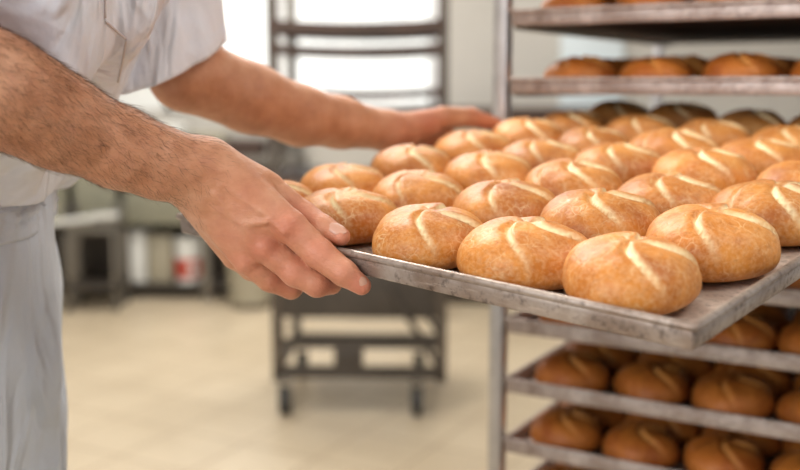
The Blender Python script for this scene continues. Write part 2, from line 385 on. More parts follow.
# ------------------------------------------------------------------ rack beside the held tray
YAW = math.atan2(-.5112, .8595)
rack_loc = Vector((.164, 1.557, 0))
rack = empty('bakery_rack', 'tall steel tray rack on the right, loaded with trays of rolls', 'rack', rack_loc, (0, 0, YAW))
RW, RL, PS = .624, .84, .024
def post(x, y):
    bm = bmesh.new(); box(bm, x, x+PS, y, y+PS, .13, 1.82, .003); obj('post', bm, M_POST, rack, 40)
for x in (-PS-.001, RW+.025):
    for y in (0, RL-PS): post(x, y)
RIM = [CAMH+.111+.0964 - .0964*k for k in range(12)]
RIM[3] -= .022; RIM[1] += .003; RIM[2] -= .003; RIM[6] += .006; RIM[7] += .004
TH = .0255
for k, zr in enumerate(RIM):
    zb = zr-TH
    for side in (0, 1):
        bm = bmesh.new(); wd = .022 if side == 0 else .048
        x0 = .0 if side == 0 else RW+.024-wd
        box(bm, x0, x0+wd, .03, RL-.01, zb-.004, zb-.0015)
        xx = -.001 if side == 0 else RW+.0225
        box(bm, xx, xx+.0015, .03, RL-.01, zb-.004, zb+.014)
        obj('runner', bm, M_STEEL, rack)
for z0 in (.13, 1.82):
    bm = bmesh.new()
    for y in (0, RL-PS): box(bm, -PS, RW+.048, y, y+PS, z0, z0+PS, .002)
    for x in (-PS-.001, RW+.025): box(bm, x, x+PS, PS, RL-PS, z0, z0+PS, .002)
    obj('frame', bm, M_POST, rack, 40)
for x in (-.012, RW+.036):
    for y in (.02, RL-.02):
        bm = bmesh.new(); cyl(bm, (x, y, .05), .05, .028, 'X'); w = obj('caster', bm, M_RUBBER, rack, 40)
        bm = bmesh.new(); box(bm, x-.022, x-.018, y-.02, y+.02, .045, .13); box(bm, x+.018, x+.022, y-.02, y+.02, .045, .13); box(bm, x-.022, x+.022, y-.02, y+.02, .112, .13); obj('fork', bm, M_STEEL, w)
rackM = Matrix.Translation(rack_loc) @ Matrix.Rotation(YAW, 4, 'Z')
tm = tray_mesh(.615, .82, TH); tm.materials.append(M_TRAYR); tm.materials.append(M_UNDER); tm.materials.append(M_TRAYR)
TN = {0: 'above the frame', 1: 'topmost in view, underside seen', 2: 'second from the top in view, just over the held tray', 4: 'just under the held tray, mostly hidden', 5: 'second under the held tray', 6: 'third under the held tray, its rim behind the held corner',
      7: 'fourth under the held tray, rim showing across the frame', 8: 'near the bottom of the picture, full rim showing', 9: 'lowest in view', 10: 'below the picture'}
SH = {1: 'topmost rack tray', 2: 'rack tray above held tray', 5: 'first rack tray under held tray', 6: 'second rack tray under held tray', 7: 'third rack tray under held tray', 8: 'fourth rack tray under held tray', 9: 'lowest rack tray'}
# levels (index into RIM): x start, spacing, rows
FILL = {1: (8.6, 11.6, 2), 2: (9.6, 11.9, 6), 5: (8.0, 12.4, 2), 6: (9.6, 12.4, 2), 7: (9.7, 12.5, 3), 8: (8.6, 12.5, 3), 9: (9, 12.4, 2)}
CO = ['leftmost', 'second from left', 'third from left', 'fourth from left', 'rightmost']
nb = 0
for k in (0, 1, 2, 5, 6, 7, 8, 9):
    o = bpy.data.objects.new('baking_tray', tm); C.objects.link(o)
    o.matrix_world = rackM @ Matrix.Translation((.003+.3075, .41-.004, RIM[k]-TH))
    tagit(o, {0: 'steel baking tray in the rack above the top of the picture', 1: 'dark-bottomed baking tray in the rack at the top of the picture', 2: 'baking tray in the rack at eye level, just above the held rolls',
              5: 'baking tray in the rack, first one under the held tray', 6: 'baking tray in the rack touching the held corner from behind', 7: 'brown-stained baking tray in the rack, second rim fully seen below the held corner',
              8: 'baking tray in the rack near the bottom edge of the picture', 9: 'lowest baking tray of the rack, at the bottom edge'}[k], 'tray', 'trays in the rack')
    if k not in FILL: continue
    x0, dx, nr = FILL[k]
    for rr in range(nr):
        for c in range(5):
            x = x0+dx*c
            if x > 54.5: continue
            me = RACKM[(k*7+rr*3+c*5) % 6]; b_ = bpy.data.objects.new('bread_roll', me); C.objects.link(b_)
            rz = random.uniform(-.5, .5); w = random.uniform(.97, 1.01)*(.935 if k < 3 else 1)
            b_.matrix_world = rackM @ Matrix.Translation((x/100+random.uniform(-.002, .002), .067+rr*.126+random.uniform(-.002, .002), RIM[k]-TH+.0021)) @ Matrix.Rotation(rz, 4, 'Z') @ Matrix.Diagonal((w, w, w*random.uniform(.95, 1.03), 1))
            rowt = 'front row' if rr == 0 else ORD[rr]+' row'
            tagit(b_, 'brown roll on %s, %s, %s' % (SH[k], rowt, CO[c]), 'bread roll', 'rolls on the rack trays'); nb += 1

# ------------------------------------------------------------------ solid shapes from smooth-blended limbs
def field(groups, lo, hi, h):
    lo = np.array(lo, float); hi = np.array(hi, float); n = np.ceil((hi-lo)/h).astype(int)+1
    ax = [lo[i]+h*np.arange(n[i]) for i in range(3)]
    Dg = np.full(n, 50., np.float32)
    def smin(a, b, k):
        if k <= 0: return np.minimum(a, b)
        hh = np.maximum(k-np.abs(a-b), 0)/k
        return np.minimum(a, b) - hh*hh*k*.25
    def ev(field_, prim, k, m):
        a, b, ra, rb = prim; a = np.array(a, float); b = np.array(b, float); R = max(ra, rb)+m
        i0 = np.clip(np.floor((np.minimum(a, b)-R-lo)/h).astype(int), 0, n); i1 = np.clip(np.ceil((np.maximum(a, b)+R-lo)/h).astype(int)+1, 0, n)
        if (i1 <= i0).any(): return
        sl = tuple(slice(i0[i], i1[i]) for i in range(3))
        X = ax[0][sl[0]][:, None, None]; Y = ax[1][sl[1]][None, :, None]; Z = ax[2][sl[2]][None, None, :]
        ab = b-a; L2 = float(ab@ab) or 1e-9
        t = np.clip(((X-a[0])*ab[0]+(Y-a[1])*ab[1]+(Z-a[2])*ab[2])/L2, 0, 1)
        d = np.sqrt((X-a[0]-t*ab[0])**2+(Y-a[1]-t*ab[1])**2+(Z-a[2]-t*ab[2])**2)-(ra+(rb-ra)*t)
        field_[sl] = smin(field_[sl], d.astype(np.float32), k)
    for (kg, ki, prims) in groups:
        G = np.full(n, 50., np.float32)
        for p in prims: ev(G, p, ki, max(ki, kg)+3*h)
        Dg = smin(Dg, G, kg)
    return Dg, lo
def nets(Dg, lo, h):
    S = Dg < 0; n = np.array(Dg.shape)
    cs = [(i, j, k) for i in (0, 1) for j in (0, 1) for k in (0, 1)]
    cnt = np.zeros(n-1, np.int8)
    for c in cs: cnt += S[c[0]:n[0]-1+c[0], c[1]:n[1]-1+c[1], c[2]:n[2]-1+c[2]]
    act = (cnt > 0) & (cnt < 8); idx = np.argwhere(act); ids = -np.ones(n-1, np.int64); ids[act] = np.arange(len(idx))
    val = {c: Dg[idx[:, 0]+c[0], idx[:, 1]+c[1], idx[:, 2]+c[2]] for c in cs}
    acc = np.zeros((len(idx), 3)); num = np.zeros(len(idx))
    for a in cs:
        for ax_ in range(3):
            if a[ax_] == 0:
                b = list(a); b[ax_] = 1; b = tuple(b); va, vb = val[a], val[b]; m = (va < 0) != (vb < 0)
                t = np.where(m, va/np.where(m, va-vb, 1), 0)
                p = np.array(a, float)[None] + np.zeros((len(idx), 1)); p = p.copy(); p[:, ax_] = t
                acc += np.where(m[:, None], p, 0); num += m
    V = lo + h*(idx + acc/np.maximum(num, 1)[:, None])
    F = []
    for ax_ in range(3):
        o1, o2 = (ax_+1) % 3, (ax_+2) % 3
        sa = [slice(0, -1) if i == ax_ else slice(1, -1) for i in range(3)]; sb = [slice(1, None) if i == ax_ else slice(1, -1) for i in range(3)]
        A, B = S[tuple(sa)], S[tuple(sb)]; e = np.argwhere(A != B)
        if not len(e): continue
        e2 = e.copy(); e2[:, o1] += 1; e2[:, o2] += 1
        def cell(d1, d2):
            q_ = e2.copy(); q_[:, o1] -= d1; q_[:, o2] -= d2; return ids[q_[:, 0], q_[:, 1], q_[:, 2]]
        Q = np.stack([cell(1, 1), cell(0, 1), cell(0, 0), cell(1, 0)], 1)
        ins = A[e[:, 0], e[:, 1], e[:, 2]]; Q[~ins] = Q[~ins][:, ::-1]
        F.append(Q[(Q >= 0).all(1)])
    return V, np.concatenate(F)
def cam2world(V): 
    V = V/100.; return np.stack([V[:, 0], V[:, 2]*cp-V[:, 1]*sp, CAMH-V[:, 1]*cp-V[:, 2]*sp], 1)
def flushness(V, spots, rad):
    f = np.zeros(len(V))
    for s, a in spots: f = np.maximum(f, a*np.exp(-((V-s)**2).sum(1)/rad**2))
    return f
def smooth(V, F, it=2, lam=.5):
    E = np.concatenate([F[:, [0, 1]], F[:, [1, 2]], F[:, [2, 3]], F[:, [3, 0]]])
    for k in range(it*2):
        s = np.zeros_like(V); c = np.zeros(len(V))
        for j in range(3): s[:, j] = np.bincount(E[:, 0], V[E[:, 1], j], len(V)) + np.bincount(E[:, 1], V[E[:, 0], j], len(V))
        c = np.bincount(E[:, 0], minlength=len(V)) + np.bincount(E[:, 1], minlength=len(V))
        V = V + (lam if k % 2 == 0 else -lam*1.04)*(s/np.maximum(c, 1)[:, None]-V)
    return V

# ---- near (right) arm and hand, camera axes, cm
W0 = PC(186, 168, 90.5)
fore = [((-37.5, -14.5, 75), PC(0, 91, 80), 4.9, 4.3), (PC(0, 91, 80), PC(34, 108, 82), 4.3, 3.95), (PC(34, 108, 82), PC(62, 123, 84), 3.95, 3.8), (PC(62, 123, 84), PC(120, 148, 87.3), 3.8, 3.42),
        (PC(120, 148, 87.3), PC(160, 163, 89.4), 3.42, 3.1), (PC(160, 163, 89.4), PC(196, 173, 91), 3.1, 2.8)]
IM, MM, RM, LM = PC(290, 226, 90.4), PC(266, 247, 91.6), PC(248, 260, 93.2), PC(235, 256, 95.6)
palm = [(PC(208, 163, 91.2), IM, 2.25, 1.5), (PC(200, 170, 91.2), MM, 2.5, 1.5), (PC(196, 181, 92), RM, 2.3, 1.4), (PC(192, 190, 93), LM, 2.1, 1.3),
        (PC(215, 175, 91.5), PC(262, 215, 91.3), 2.5, 2.0), (PC(215, 200, 92.5), PC(248, 240, 93.2), 2.3, 1.9),
        (PC(214, 165, 92.2), PC(256, 184, 92.6), 1.95, 1.75), (PC(250, 190, 93.), PC(277, 209, 93.), 1.7, 1.15)]
thumb = [(PC(222, 167, 92.8), PC(268, 188, 93.3), 1.8, 1.45), (PC(268, 188, 93.3), PC(304, 215, 93.1), 1.45, 1.2), (PC(304, 215, 93.1), PC(323, 227.5, 92.1), 1.25, 1.14), (PC(323, 227.5, 92.1), PC(341, 236.5, 91.2), 1.14, .86)]
index = [(IM, PC(318, 253, 90.2), 1.5, 1.38), (PC(318, 253, 90.2), PC(344, 273, 89.1), 1.4, 1.2), (PC(344, 273, 89.1), PC(361.5, 285.5, 89.4), 1.2, .88)]
middle = [(MM, PC(296, 271, 91.6), 1.48, 1.36), (PC(296, 271, 91.6), PC(317, 284, 91.4), 1.38, 1.2), (PC(317, 284, 91.4), PC(332, 285, 92.8), 1.2, .9)]
ring = [(RM, PC(270, 279, 94.0), 1.38, 1.2), (PC(270, 279, 94.0), PC(291, 288, 95.0), 1.2, 1.05), (PC(291, 288, 95.0), PC(304, 280, 97.2), 1.05, .85)]
pinky = [(LM, PC(251, 270, 97.0), 1.2, 1.02), (PC(251, 270, 97.0), PC(268, 277, 99.2), 1.02, .9), (PC(268, 277, 99.2), PC(280, 269, 101.4), .9, .72)]
def off(p, dz, r=0): return np.array(p) + np.array([0, 0, -dz])
# knuckles, tendons and veins on the back of the hand
kn = [(off(IM, .95), off(IM, .9)+.01, .8, .8), (off(MM, .95), off(MM, .95)+.01, .8, .8), (off(RM, .85), off(RM, .85)+.01, .75, .75),
      (PC(319, 252, 89.6), PC(321, 253, 89.5), 1.02, 1.02), (PC(294, 273, 91.3), PC(295, 274, 91.3), .98, .98)]
ten = [(PC(222, 184, 88.85), off(IM, 1.05), .24, .3), (PC(216, 194, 88.9), off(MM, 1.1), .24, .3), (PC(212, 202, 89.9), off(RM, 1.05), .22, .28)]
vein = [(PC(262, 210, 89.0), PC(284, 232, 88.8), .26, .2), (PC(232, 178, 89.3), PC(262, 200, 89.6), .2, .2), (PC(262, 200, 89.6), PC(276, 220, 89.6), .2, .16), (PC(206, 214, 91.0), PC(228, 240, 91.9), .2, .2), (PC(228, 240, 91.9), PC(240, 246, 92.0), .2, .2), (PC(226, 212, 89.6), PC(244, 224, 89.6), .26, .24), (PC(244, 224, 89.6), PC(252, 238, 90.1), .24, .22), (PC(244, 224, 89.6), PC(266, 222, 88.9), .22, .2), (PC(200, 200, 90.2), PC(226, 212, 89.6), .2, .26)]
G1 = [(0, 1.2, fore), (1.6, 1.0, palm), (.45, .4, thumb), (.3, .3, index), (.25, .3, middle), (.25, .3, ring), (.25, .3, pinky), (.7, 0, kn), (.55, .2, ten), (.5, .2, vein)]
Dg, lo = field(G1, (-44, -20, 68), (-1, 9, 105), .17)
V1, F1 = nets(Dg, lo, .17); V1 = smooth(V1, F1, 2)
near_spots = [(off(IM, 1.2), .6), (off(MM, 1.2), .6), (off(RM, 1.2), .5), (PC(319, 252, 89), .55), (PC(294, 273, 91), .55), (PC(304, 214, 91.5), .45), (PC(361, 286, 88.6), .75), (PC(345, 237, 90.3), .5), (PC(325, 289, 91.5), .6), (PC(235, 235, 91), .4), (PC(345, 272, 88), .4), (PC(285, 285, 93), .5), (PC(250, 200, 90), .3)]
fl1 = flushness(V1, near_spots, 2.1)
# ---- far (left) arm and hand
SFc = np.array([-30., -43., 109.])
EF = PC(187, 73, 117.5)
arm2 = [(SFc, EF, 4.6, 4.3), (EF, PC(250, 98, 122), 4.45, 4.15), (PC(250, 98, 122), PC(300, 115.5, 127), 4.15, 3.7), (PC(300, 115.5, 127), PC(340, 122.5, 131.5), 3.75, 3.3), (PC(340, 122.5, 131.5), PC(384, 130.5, 136.5), 3.3, 2.65)]
KN = [T(61.6, 42.5+2.9*i, 1.9-.25*abs(i-1.5)) for i in range(4)]
palm2 = [(PC(386, 129, 137), T(60.6, 46, 3.0), 2.3, 1.7), (PC(390, 133, 137.5), KN[0], 2.1, 1.4), (PC(390, 131, 138), KN[1], 2.1, 1.4), (PC(388, 129, 138.5), KN[2], 2.0, 1.35), (PC(388, 128, 139), KN[3], 2.0, 1.3)]
th2 = [(PC(404, 127, 138), T(60.0, 48.5, 4.1), 2.0, 1.5), (T(60.0, 48.5, 4.1), T(59.2, 54.2, 3.5), 1.62, 1.4), (T(59.2, 54.2, 3.5), T(58.4, 59.8, 1.8), 1.45, 1.0)]
fing2 = [[(KN[i], T(62.1, 43.2+2.9*i, -1.9), 1.25, 1.1), (T(62.1, 43.2+2.9*i, -1.9), T(59.6, 43.4+2.8*i, -3.8), 1.1, .95), (T(59.6, 43.4+2.8*i, -3.8), T(57.4, 43.6+2.75*i, -3.1), .95, .78)] for i in range(4)]
G2 = [(0, 1.2, arm2), (1.6, 1.0, palm2), (.5, .4, th2)] + [(.5, .3, f_) for f_ in fing2]
Dg, lo = field(G2, (-46, -47, 104), (18, -5, 160), .27)
V2, F2 = nets(Dg, lo, .27); V2 = smooth(V2, F2, 2)
fl2 = flushness(V2, [(PC(430, 118, 138), .5), (PC(480, 121, 146), .55), (T(58.6, 59, 1.5), .6), (PC(400, 135, 136), .35), (T(62, 46, 0), .5)], 3.2)
# ---- torso, head and legs, world metres (coarser, mostly clothed or out of the picture)
def cw(a): return np.array(CW(*(np.array(a)/100.)))
SN = np.array([-.44, 80*cp/100+.37*sp, 0]); SNc = np.array([-44., -38., 80.]); ENc = np.array([-37.5, -14.5, 75.])
sn, sf, en = cw(SNc), cw(SFc), cw(ENc)
ctr = (sn+sf)/2; cy_ = ctr[1]
hipc = np.array([-.481, cy_, .93]); 
tors = [(sn+[0, .03, -.02], sf+[0, -.03, -.02], .065, .065), (ctr+[0.005, -.07, -.10], ctr+[.005, .07, -.10], .105, .105), (ctr+[0, -.06, -.12], hipc+[.0, -.05, .17], .085, .07), (ctr+[0, .06, -.12], hipc+[.0, .05, .17], .085, .07),
        (hipc+[0, -.07, 0], hipc+[0, .07, 0], .088, .088), (ctr+[-.01, 0, .03], ctr+[.03, 0, .12], .06, .055), (sn, en, .052, .046)]
head = [(ctr+[.05, 0, .215], ctr+[.075, 0, .17], .088, .07), (ctr+[.03, 0, .24], ctr+[.045, 0, .23], .095, .09), (ctr+[.145, 0, .175], ctr+[.15, 0, .165], .012, .014), (ctr+[.12, 0, .125], ctr+[.10, 0, .12], .03, .04),
        (ctr+[.05, -.09, .19], ctr+[.048, -.092, .175], .016, .012), (ctr+[.05, .09, .19], ctr+[.048, .092, .175], .016, .012)]
legs = []
for s in (-1, 1):
    k_ = np.array([-.455, cy_+s*.10, .50]); a_ = np.array([-.475, cy_+s*.11, .09])
    legs += [(hipc+[0, s*.085, -.03], k_, .088, .058), (k_, a_, .058, .04), (a_+[-.02, 0, -.045], a_+[.16, s*.02, -.062], .036, .026)]
G3 = [(0, .05, tors), (.03, .03, head), (.04, .03, legs)]
Dg, lo = field(G3, (-.72, cy_-.32, -.02), (-.10, cy_+.32, ctr[2]+.42), .011)
V3, F3 = nets(Dg, lo, .011); V3 = smooth(V3, F3, 2)
# the near elbow lies in both grids: the coarse copy ends inside the fine one
Vw = np.concatenate([cam2world(V1), cam2world(V2), V3]); Fw = np.concatenate([F1, F2+len(V1), F3+len(V1)+len(V2)])
me = bpy.data.meshes.new('person'); me.from_pydata(Vw.tolist(), [], Fw.tolist()); me.update()
at = me.attributes.new('flush', 'FLOAT', 'POINT'); at.data.foreach_set('value', np.concatenate([fl1, fl2, np.zeros(len(V3))]).astype(np.float32))
me.polygons.foreach_set('use_smooth', [True]*len(me.polygons))
person = obj('person', me, M_SKIN)
tagit(person, 'person in white short-sleeved shirt and apron holding a tray of rolls with both hands', 'person')

# nails: thin curved plates bedded in the fingertips
def nail(name, tip, base, facing, w, l, label=None):
    tip, base = np.array(tip, float), np.array(base, float)
    t = Vector(tip-base).normalized(); f = Vector(facing).normalized(); f = (f-t*f.dot(t)).normalized(); s = t.cross(f)
    bm = bmesh.new(); nu, nv = 9, 9; g = {}
    for layer in (0, 1):
        for i in range(nu):
            for j in range(nv):
                a = -1+2*i/(nu-1); b_ = j/(nv-1)
                ww = w*(1-.35*max(0, b_-.7)/.3)*(.85+.15*min(1, b_*5)); h_ = -.42*w*a*a - (.05 if layer else 0) + .05*math.sin(b_*3.1)
                ll = l*(b_ - .16*a*a*(1 if b_ > .5 else -.5)*(abs(b_-.5)*2))
                p = Vector(base) + t*ll + s*(a*ww) + f*h_
                g[layer, i, j] = bm.verts.new(CW(p.x/100, p.y/100, p.z/100))
    for i in range(nu-1):
        for j in range(nv-1):
            bm.faces.new((g[0, i, j], g[0, i+1, j], g[0, i+1, j+1], g[0, i, j+1])); bm.faces.new((g[1, i, j+1], g[1, i+1, j+1], g[1, i+1, j], g[1, i, j]))
    for i in range(nu-1):
        for j in (0, nv-1): bm.faces.new((g[0, i, j], g[0, i+1, j], g[1, i+1, j], g[1, i, j]))
    for j in range(nv-1):
        for i in (0, nu-1): bm.faces.new((g[0, i, j], g[0, i, j+1], g[1, i, j+1], g[1, i, j]))
    bmesh.ops.recalc_face_normals(bm, faces=bm.faces)
    o = obj(name, bm, M_NAIL, person, 60)
    return o
tdir = PC(341, 237.5, 91.1)-PC(324, 229, 91.8)
fac = np.array([.3, -.62, -.72]); fn = fac/np.linalg.norm(fac)
nail('thumbnail', PC(341, 236.5, 91.2)+fn*.86, PC(328, 230.2, 91.8)+fn*1.07, fac, .70, 1.75)
fac = np.array([.55, -.25, -.8]); fn = fac/np.linalg.norm(fac)
nail('fingernail', PC(361.5, 285.5, 89.4)+fn*.84, PC(355, 280.5, 89.2)+fn*.94, fac, .50, 1.0)

# arm hair
Vc = V1; axis_a, axis_b = PC(-30, 78, 78), PC(190, 170, 90.5)
adir = (axis_b-axis_a)/np.linalg.norm(axis_b-axis_a)
tt = (Vc-axis_a)@adir; Lx = np.linalg.norm(axis_b-axis_a)
me1 = me; nrm = np.zeros(len(me.vertices)*3); me.vertices.foreach_get('normal', nrm); nrm = nrm.reshape(-1, 3)[:len(V1)]
cand = np.where((tt > -3) & (tt < Lx+3))[0]
wts = np.clip(1.15-.9*np.clip(tt[cand]/Lx, 0, 1.2)**2.2, .05, 1); wts /= wts.sum()
pick = RNG.choice(cand, 6500, p=wts)
hv, hf = [], []; Vw1 = cam2world(V1); aw = np.array(dirw(adir))
downw = np.array([0, 0, -1.]); 
for i in pick:
    p = Vw1[i]+RNG.normal(0, .0006, 3); n_ = nrm[i]
    side = np.cross(n_, aw); ang = RNG.normal(.35, .35)
    d = aw*math.cos(ang)+side*math.sin(ang)*-1; d = d-n_*(d@n_); d /= np.linalg.norm(d)+1e-9
    Lh = RNG.uniform(.006, .015); lift = RNG.uniform(.15, .5); cur = RNG.normal(0, .3)
    sd = np.cross(n_, d); base = len(hv); ns = 4
    for k in range(ns):
        s_ = k/(ns-1); c_ = p - n_*.0003 + d*Lh*s_ + n_*Lh*lift*s_*(1-.45*s_) + sd*cur*Lh*s_*s_*.6; r_ = .00010*(1-.75*s_)
        for a in (0, 2.09, 4.19): hv.append((c_ + r_*(sd*math.cos(a)+n_*math.sin(a))).tolist())
    for k in range(ns-1):
        for a in range(3): hf.append((base+3*k+a, base+3*k+(a+1) % 3, base+3*k+3+(a+1) % 3, base+3*k+3+a))
mh = bpy.data.meshes.new('arm_hair'); mh.from_pydata(hv, [], hf); mh.update()
tagit(obj('arm_hair', mh, M_HAIR, person), kind='stuff')

# ---- shirt
wst = np.array([-.480, cy_, 1.10])
shg = [(sn+[0, .02, -.02], sf+[0, -.02, -.02], .078, .078), (ctr+[.006, -.075, -.105], ctr+[.006, .075, -.105], .122, .120), (ctr+[.002, -.065, -.16], wst+[0, -.06, .02], .120, .098), (ctr+[.002, .065, -.16], wst+[0, .06, .02], .120, .098),
       (ctr+[.0, 0, .02], ctr+[.02, 0, .07], .075, .07)]
H3 = .0058
Da, lo = field([(0, .05, shg)], (-.68, cy_-.38, 1.04), (-.10, cy_+.38, ctr[2]+.14), H3)
gx = [lo[i]+H3*np.arange(Da.shape[i]) for i in range(3)]
X = gx[0][:, None, None]; Y = gx[1][None, :, None]; Z = gx[2][None, None, :]
# cloth folds: soft ridges hanging from the shoulders
Da = Da + (.0085*np.sin(38*X+44*Y+16*Z+1.6*np.sin(7*Z)) + .0065*np.sin(30*Y-24*Z+2.+1.8*np.sin(9*X)) + .0025*np.sin(80*Y+38*Z+2*np.sin(20*X))).astype(np.float32)
Da = np.maximum(Da, -(Z-1.137).astype(np.float32)); Da = np.maximum(Da, (Z-(ctr[2]+.075)).astype(np.float32)+0*X)
V4, F4 = nets(Da, lo, H3); V4 = smooth(V4, F4, 2)
def sleeve(c0, c1, e0, e1, ra0, rb0, ra1, rb1, ph):
    """loose tube from c0 to c1; e0/e1 = the two axes of the hem, radii ra/rb; two layers joined at the hem"""
    nr, nt_ = 44, 96; V, F = [], []
    for layer in (0, 1):
        for i in range(nr):
            t = i/(nr-1) if layer == 0 else 1-i/(nr-1)
            c_ = c0+(c1-c0)*t; ra, rb = ra0+(ra1-ra0)*t, rb0+(rb1-rb0)*t
            for j in range(nt_):
                a = 2*math.pi*j/nt_
                f_ = (.0042*math.sin(3*a+ph+2.2*t)+.0026*math.sin(7*a-3*t+ph)+.0012*math.sin(13*a+5*t))*min(1, .3+t) - layer*.0016
                if t > .93 and layer == 0: f_ += .0010
                V.append((c_+e0*((ra+f_)*math.cos(a))+e1*((rb+f_)*math.sin(a))).tolist())
    n_ = 2*nr
    for i in range(n_-1):
        for j in range(nt_):
            j2 = (j+1) % nt_; F.append((i*nt_+j, i*nt_+j2, (i+1)*nt_+j2, (i+1)*nt_+j))
    return V, F
def nrm_(a): a = np.array(a, float); return a/np.linalg.norm(a)
hemc = cw(PC(167, 68, 116)); sfw = cw(PC(138, -128, 111))
e0 = nrm_(np.array(cw(PC(222, 47, 116))-cw(PC(113, 91, 115)))); ax_ = nrm_(hemc-sfw); e1 = nrm_(np.array(dirw(np.array([.12, .42, -1.]))))
Vs, Fs = sleeve(sfw, hemc, e0, e1, .082, .085, .0685, .068, .6)
Vs2, Fs2 = sleeve(sn, sn+(en-sn)*.62, nrm_(np.cross(en-sn, [0, 1, 0])), nrm_(np.cross(np.cross(en-sn, [0, 1, 0]), en-sn)), .082, .082, .070, .070, 2.)
o1 = len(V4); o2 = o1+len(Vs)
V4 = np.concatenate([V4, np.array(Vs), np.array(Vs2)]); F4 = np.concatenate([F4, np.array(Fs)+o1, np.array(Fs2)+o2])
ms = bpy.data.meshes.new('shirt'); ms.from_pydata(V4.tolist(), [], F4.tolist()); ms.update(); ms.polygons.foreach_set('use_smooth', [True]*len(ms.polygons))
shirt = obj('shirt', ms, M_SHIRT, person)
bvh = BVHTree.FromPolygons(V4.tolist(), F4.tolist())
def drape(path, n=10):
    out = []
    for (a, b_) in zip(path, path[1:]):
        for k in range(n):
            s_ = k/n; q_ = PW(a[0]+(b_[0]-a[0])*s_, a[1]+(b_[1]-a[1])*s_, 100); o_ = Vector((0, 0, CAMH)); h_ = bvh.ray_cast(o_, (q_-o_).normalized())
            if h_[0] is not None and (not out or (h_[0]-out[-1]).length < .05): out.append(h_[0]+h_[1]*.0006)
    return out
for path in (((104, -12), (105, 21)), ((105, 21), (115, 30), (126, 39)), ((126, 39), (122, 62), (117, 84))):
    pts = drape(path)
    if len(pts) > 3:
        bm = bmesh.new(); tube(bm, pts, .0011, 6); obj('seam', bm, M_SEAM, shirt, 180)

# ---- apron: a skirt wrapped from the waist to below the knee
def apron(z0, z1, nz, grow, fold, thick):
    nth = 160; V, F = [], []
    for i in range(nz):
        s_ = i/(nz-1); z = z0+(z1-z0)*s_
        for j in range(nth):
            a = 2*math.pi*j/nth; ca, sa = math.cos(a), math.sin(a)
            rx = .116+grow(s_); ry = .185+grow(s_)
            f_ = fold*min(1, .25+s_*2.)*(math.sin(9*a+2.2*s_+.6*math.sin(5*s_)) + .5*math.sin(17*a-3*s_+1)+.35*math.sin(5*a+9*s_)) + .002*math.sin(30*s_+4*a)*min(1, (1-s_)*1.5)
            f_ += .0022*math.sin(55*s_*(z0-z1)+3*math.sin(3*a))*math.exp(-s_*9)
            V.append((hipc[0]+.008*0+(rx+f_)*ca, cy_+(ry+f_)*sa, z + .004*math.sin(4*a)))
    for i in range(nz-1):
        for j in range(nth):
            j2 = (j+1) % nth; F.append((i*nth+j, (i+1)*nth+j, (i+1)*nth+j2, i*nth+j2))
    m_ = bpy.data.meshes.new('apron'); m_.from_pydata(V, [], F); m_.update(); m_.polygons.foreach_set('use_smooth', [True]*len(m_.polygons))
    return m_
ap = obj('apron', apron(1.143, .42, 110, lambda s_: .002+.009*min(1, s_*6.)-.028*s_, .0062, 0), M_APRON, person)
md = ap.modifiers.new('thickness', 'SOLIDIFY'); md.thickness = .002; md.offset = -1
wb = obj('waistband', apron(1.150, 1.106, 14, lambda s_: .0045+.0012*math.sin(s_*3.1), .0012, 0), M_APRON, ap)
md = wb.modifiers.new('thickness', 'SOLIDIFY'); md.thickness = .003; md.offset = -1
# trousers and shoes (below the picture)
tr = []
for s in (-1, 1):
    k_ = np.array([-.455, cy_+s*.10, .50]); a_ = np.array([-.475, cy_+s*.11, .12]); tr += [(hipc+[0, s*.085, -.03], k_, .088, .070), (k_, a_, .070, .060)]
tr += [(hipc+[0, -.06, .02], hipc+[0, .06, .02], .102, .102)]
Dt, lo = field([(0, .03, tr)], (-.66, cy_-.28, .05), (-.28, cy_+.28, 1.1), .011); V5, F5 = nets(Dt, lo, .011)
mt = bpy.data.meshes.new('trousers'); mt.from_pydata(V5.tolist(), [], F5.tolist()); mt.polygons.foreach_set('use_smooth', [True]*len(mt.polygons)); obj('trousers', mt, M_TROUSER, person)
for s in (-1, 1):
    y_ = cy_+s*.11
    Ds, lo = field([(0, .03, [((-.50, y_, .05), (-.33, y_+s*.02, .037), .048, .036), ((-.49, y_, .08), (-.47, y_, .10), .05, .05)])], (-.6, y_-.1, -.02), (-.25, y_+.1, .18), .007)
    gz = lo[2]+.007*np.arange(Ds.shape[2]); Ds = np.maximum(Ds, -(gz-.001)[None, None, :].astype(np.float32)+0*Ds)
    V6, F6 = nets(Ds, lo, .007); mm = bpy.data.meshes.new('shoe'); mm.from_pydata(V6.tolist(), [], F6.tolist()); mm.polygons.foreach_set('use_smooth', [True]*len(mm.polygons)); obj('shoe', mm, M_SHOE, person)
# short hair cap (above the picture)
Dh, lo = field([(0, .02, [(ctr+[.02, 0, .25], ctr+[.04, 0, .245], .103, .095), (ctr+[-.02, 0, .20], ctr+[-.01, 0, .24], .075, .09)])], tuple(ctr+[-.14, -.14, .08]), tuple(ctr+[.18, .14, .40]), .009)
V7, F7 = nets(Dh, lo, .009); mm = bpy.data.meshes.new('hair'); mm.from_pydata(V7.tolist(), [], F7.tolist()); mm.polygons.foreach_set('use_smooth', [True]*len(mm.polygons)); obj('hair', mm, M_HAIR, person)

# ------------------------------------------------------------------ background
def gx_(px, D, z=.6): return (px-400)/1000*(D*cp+(CAMH-z)*sp)
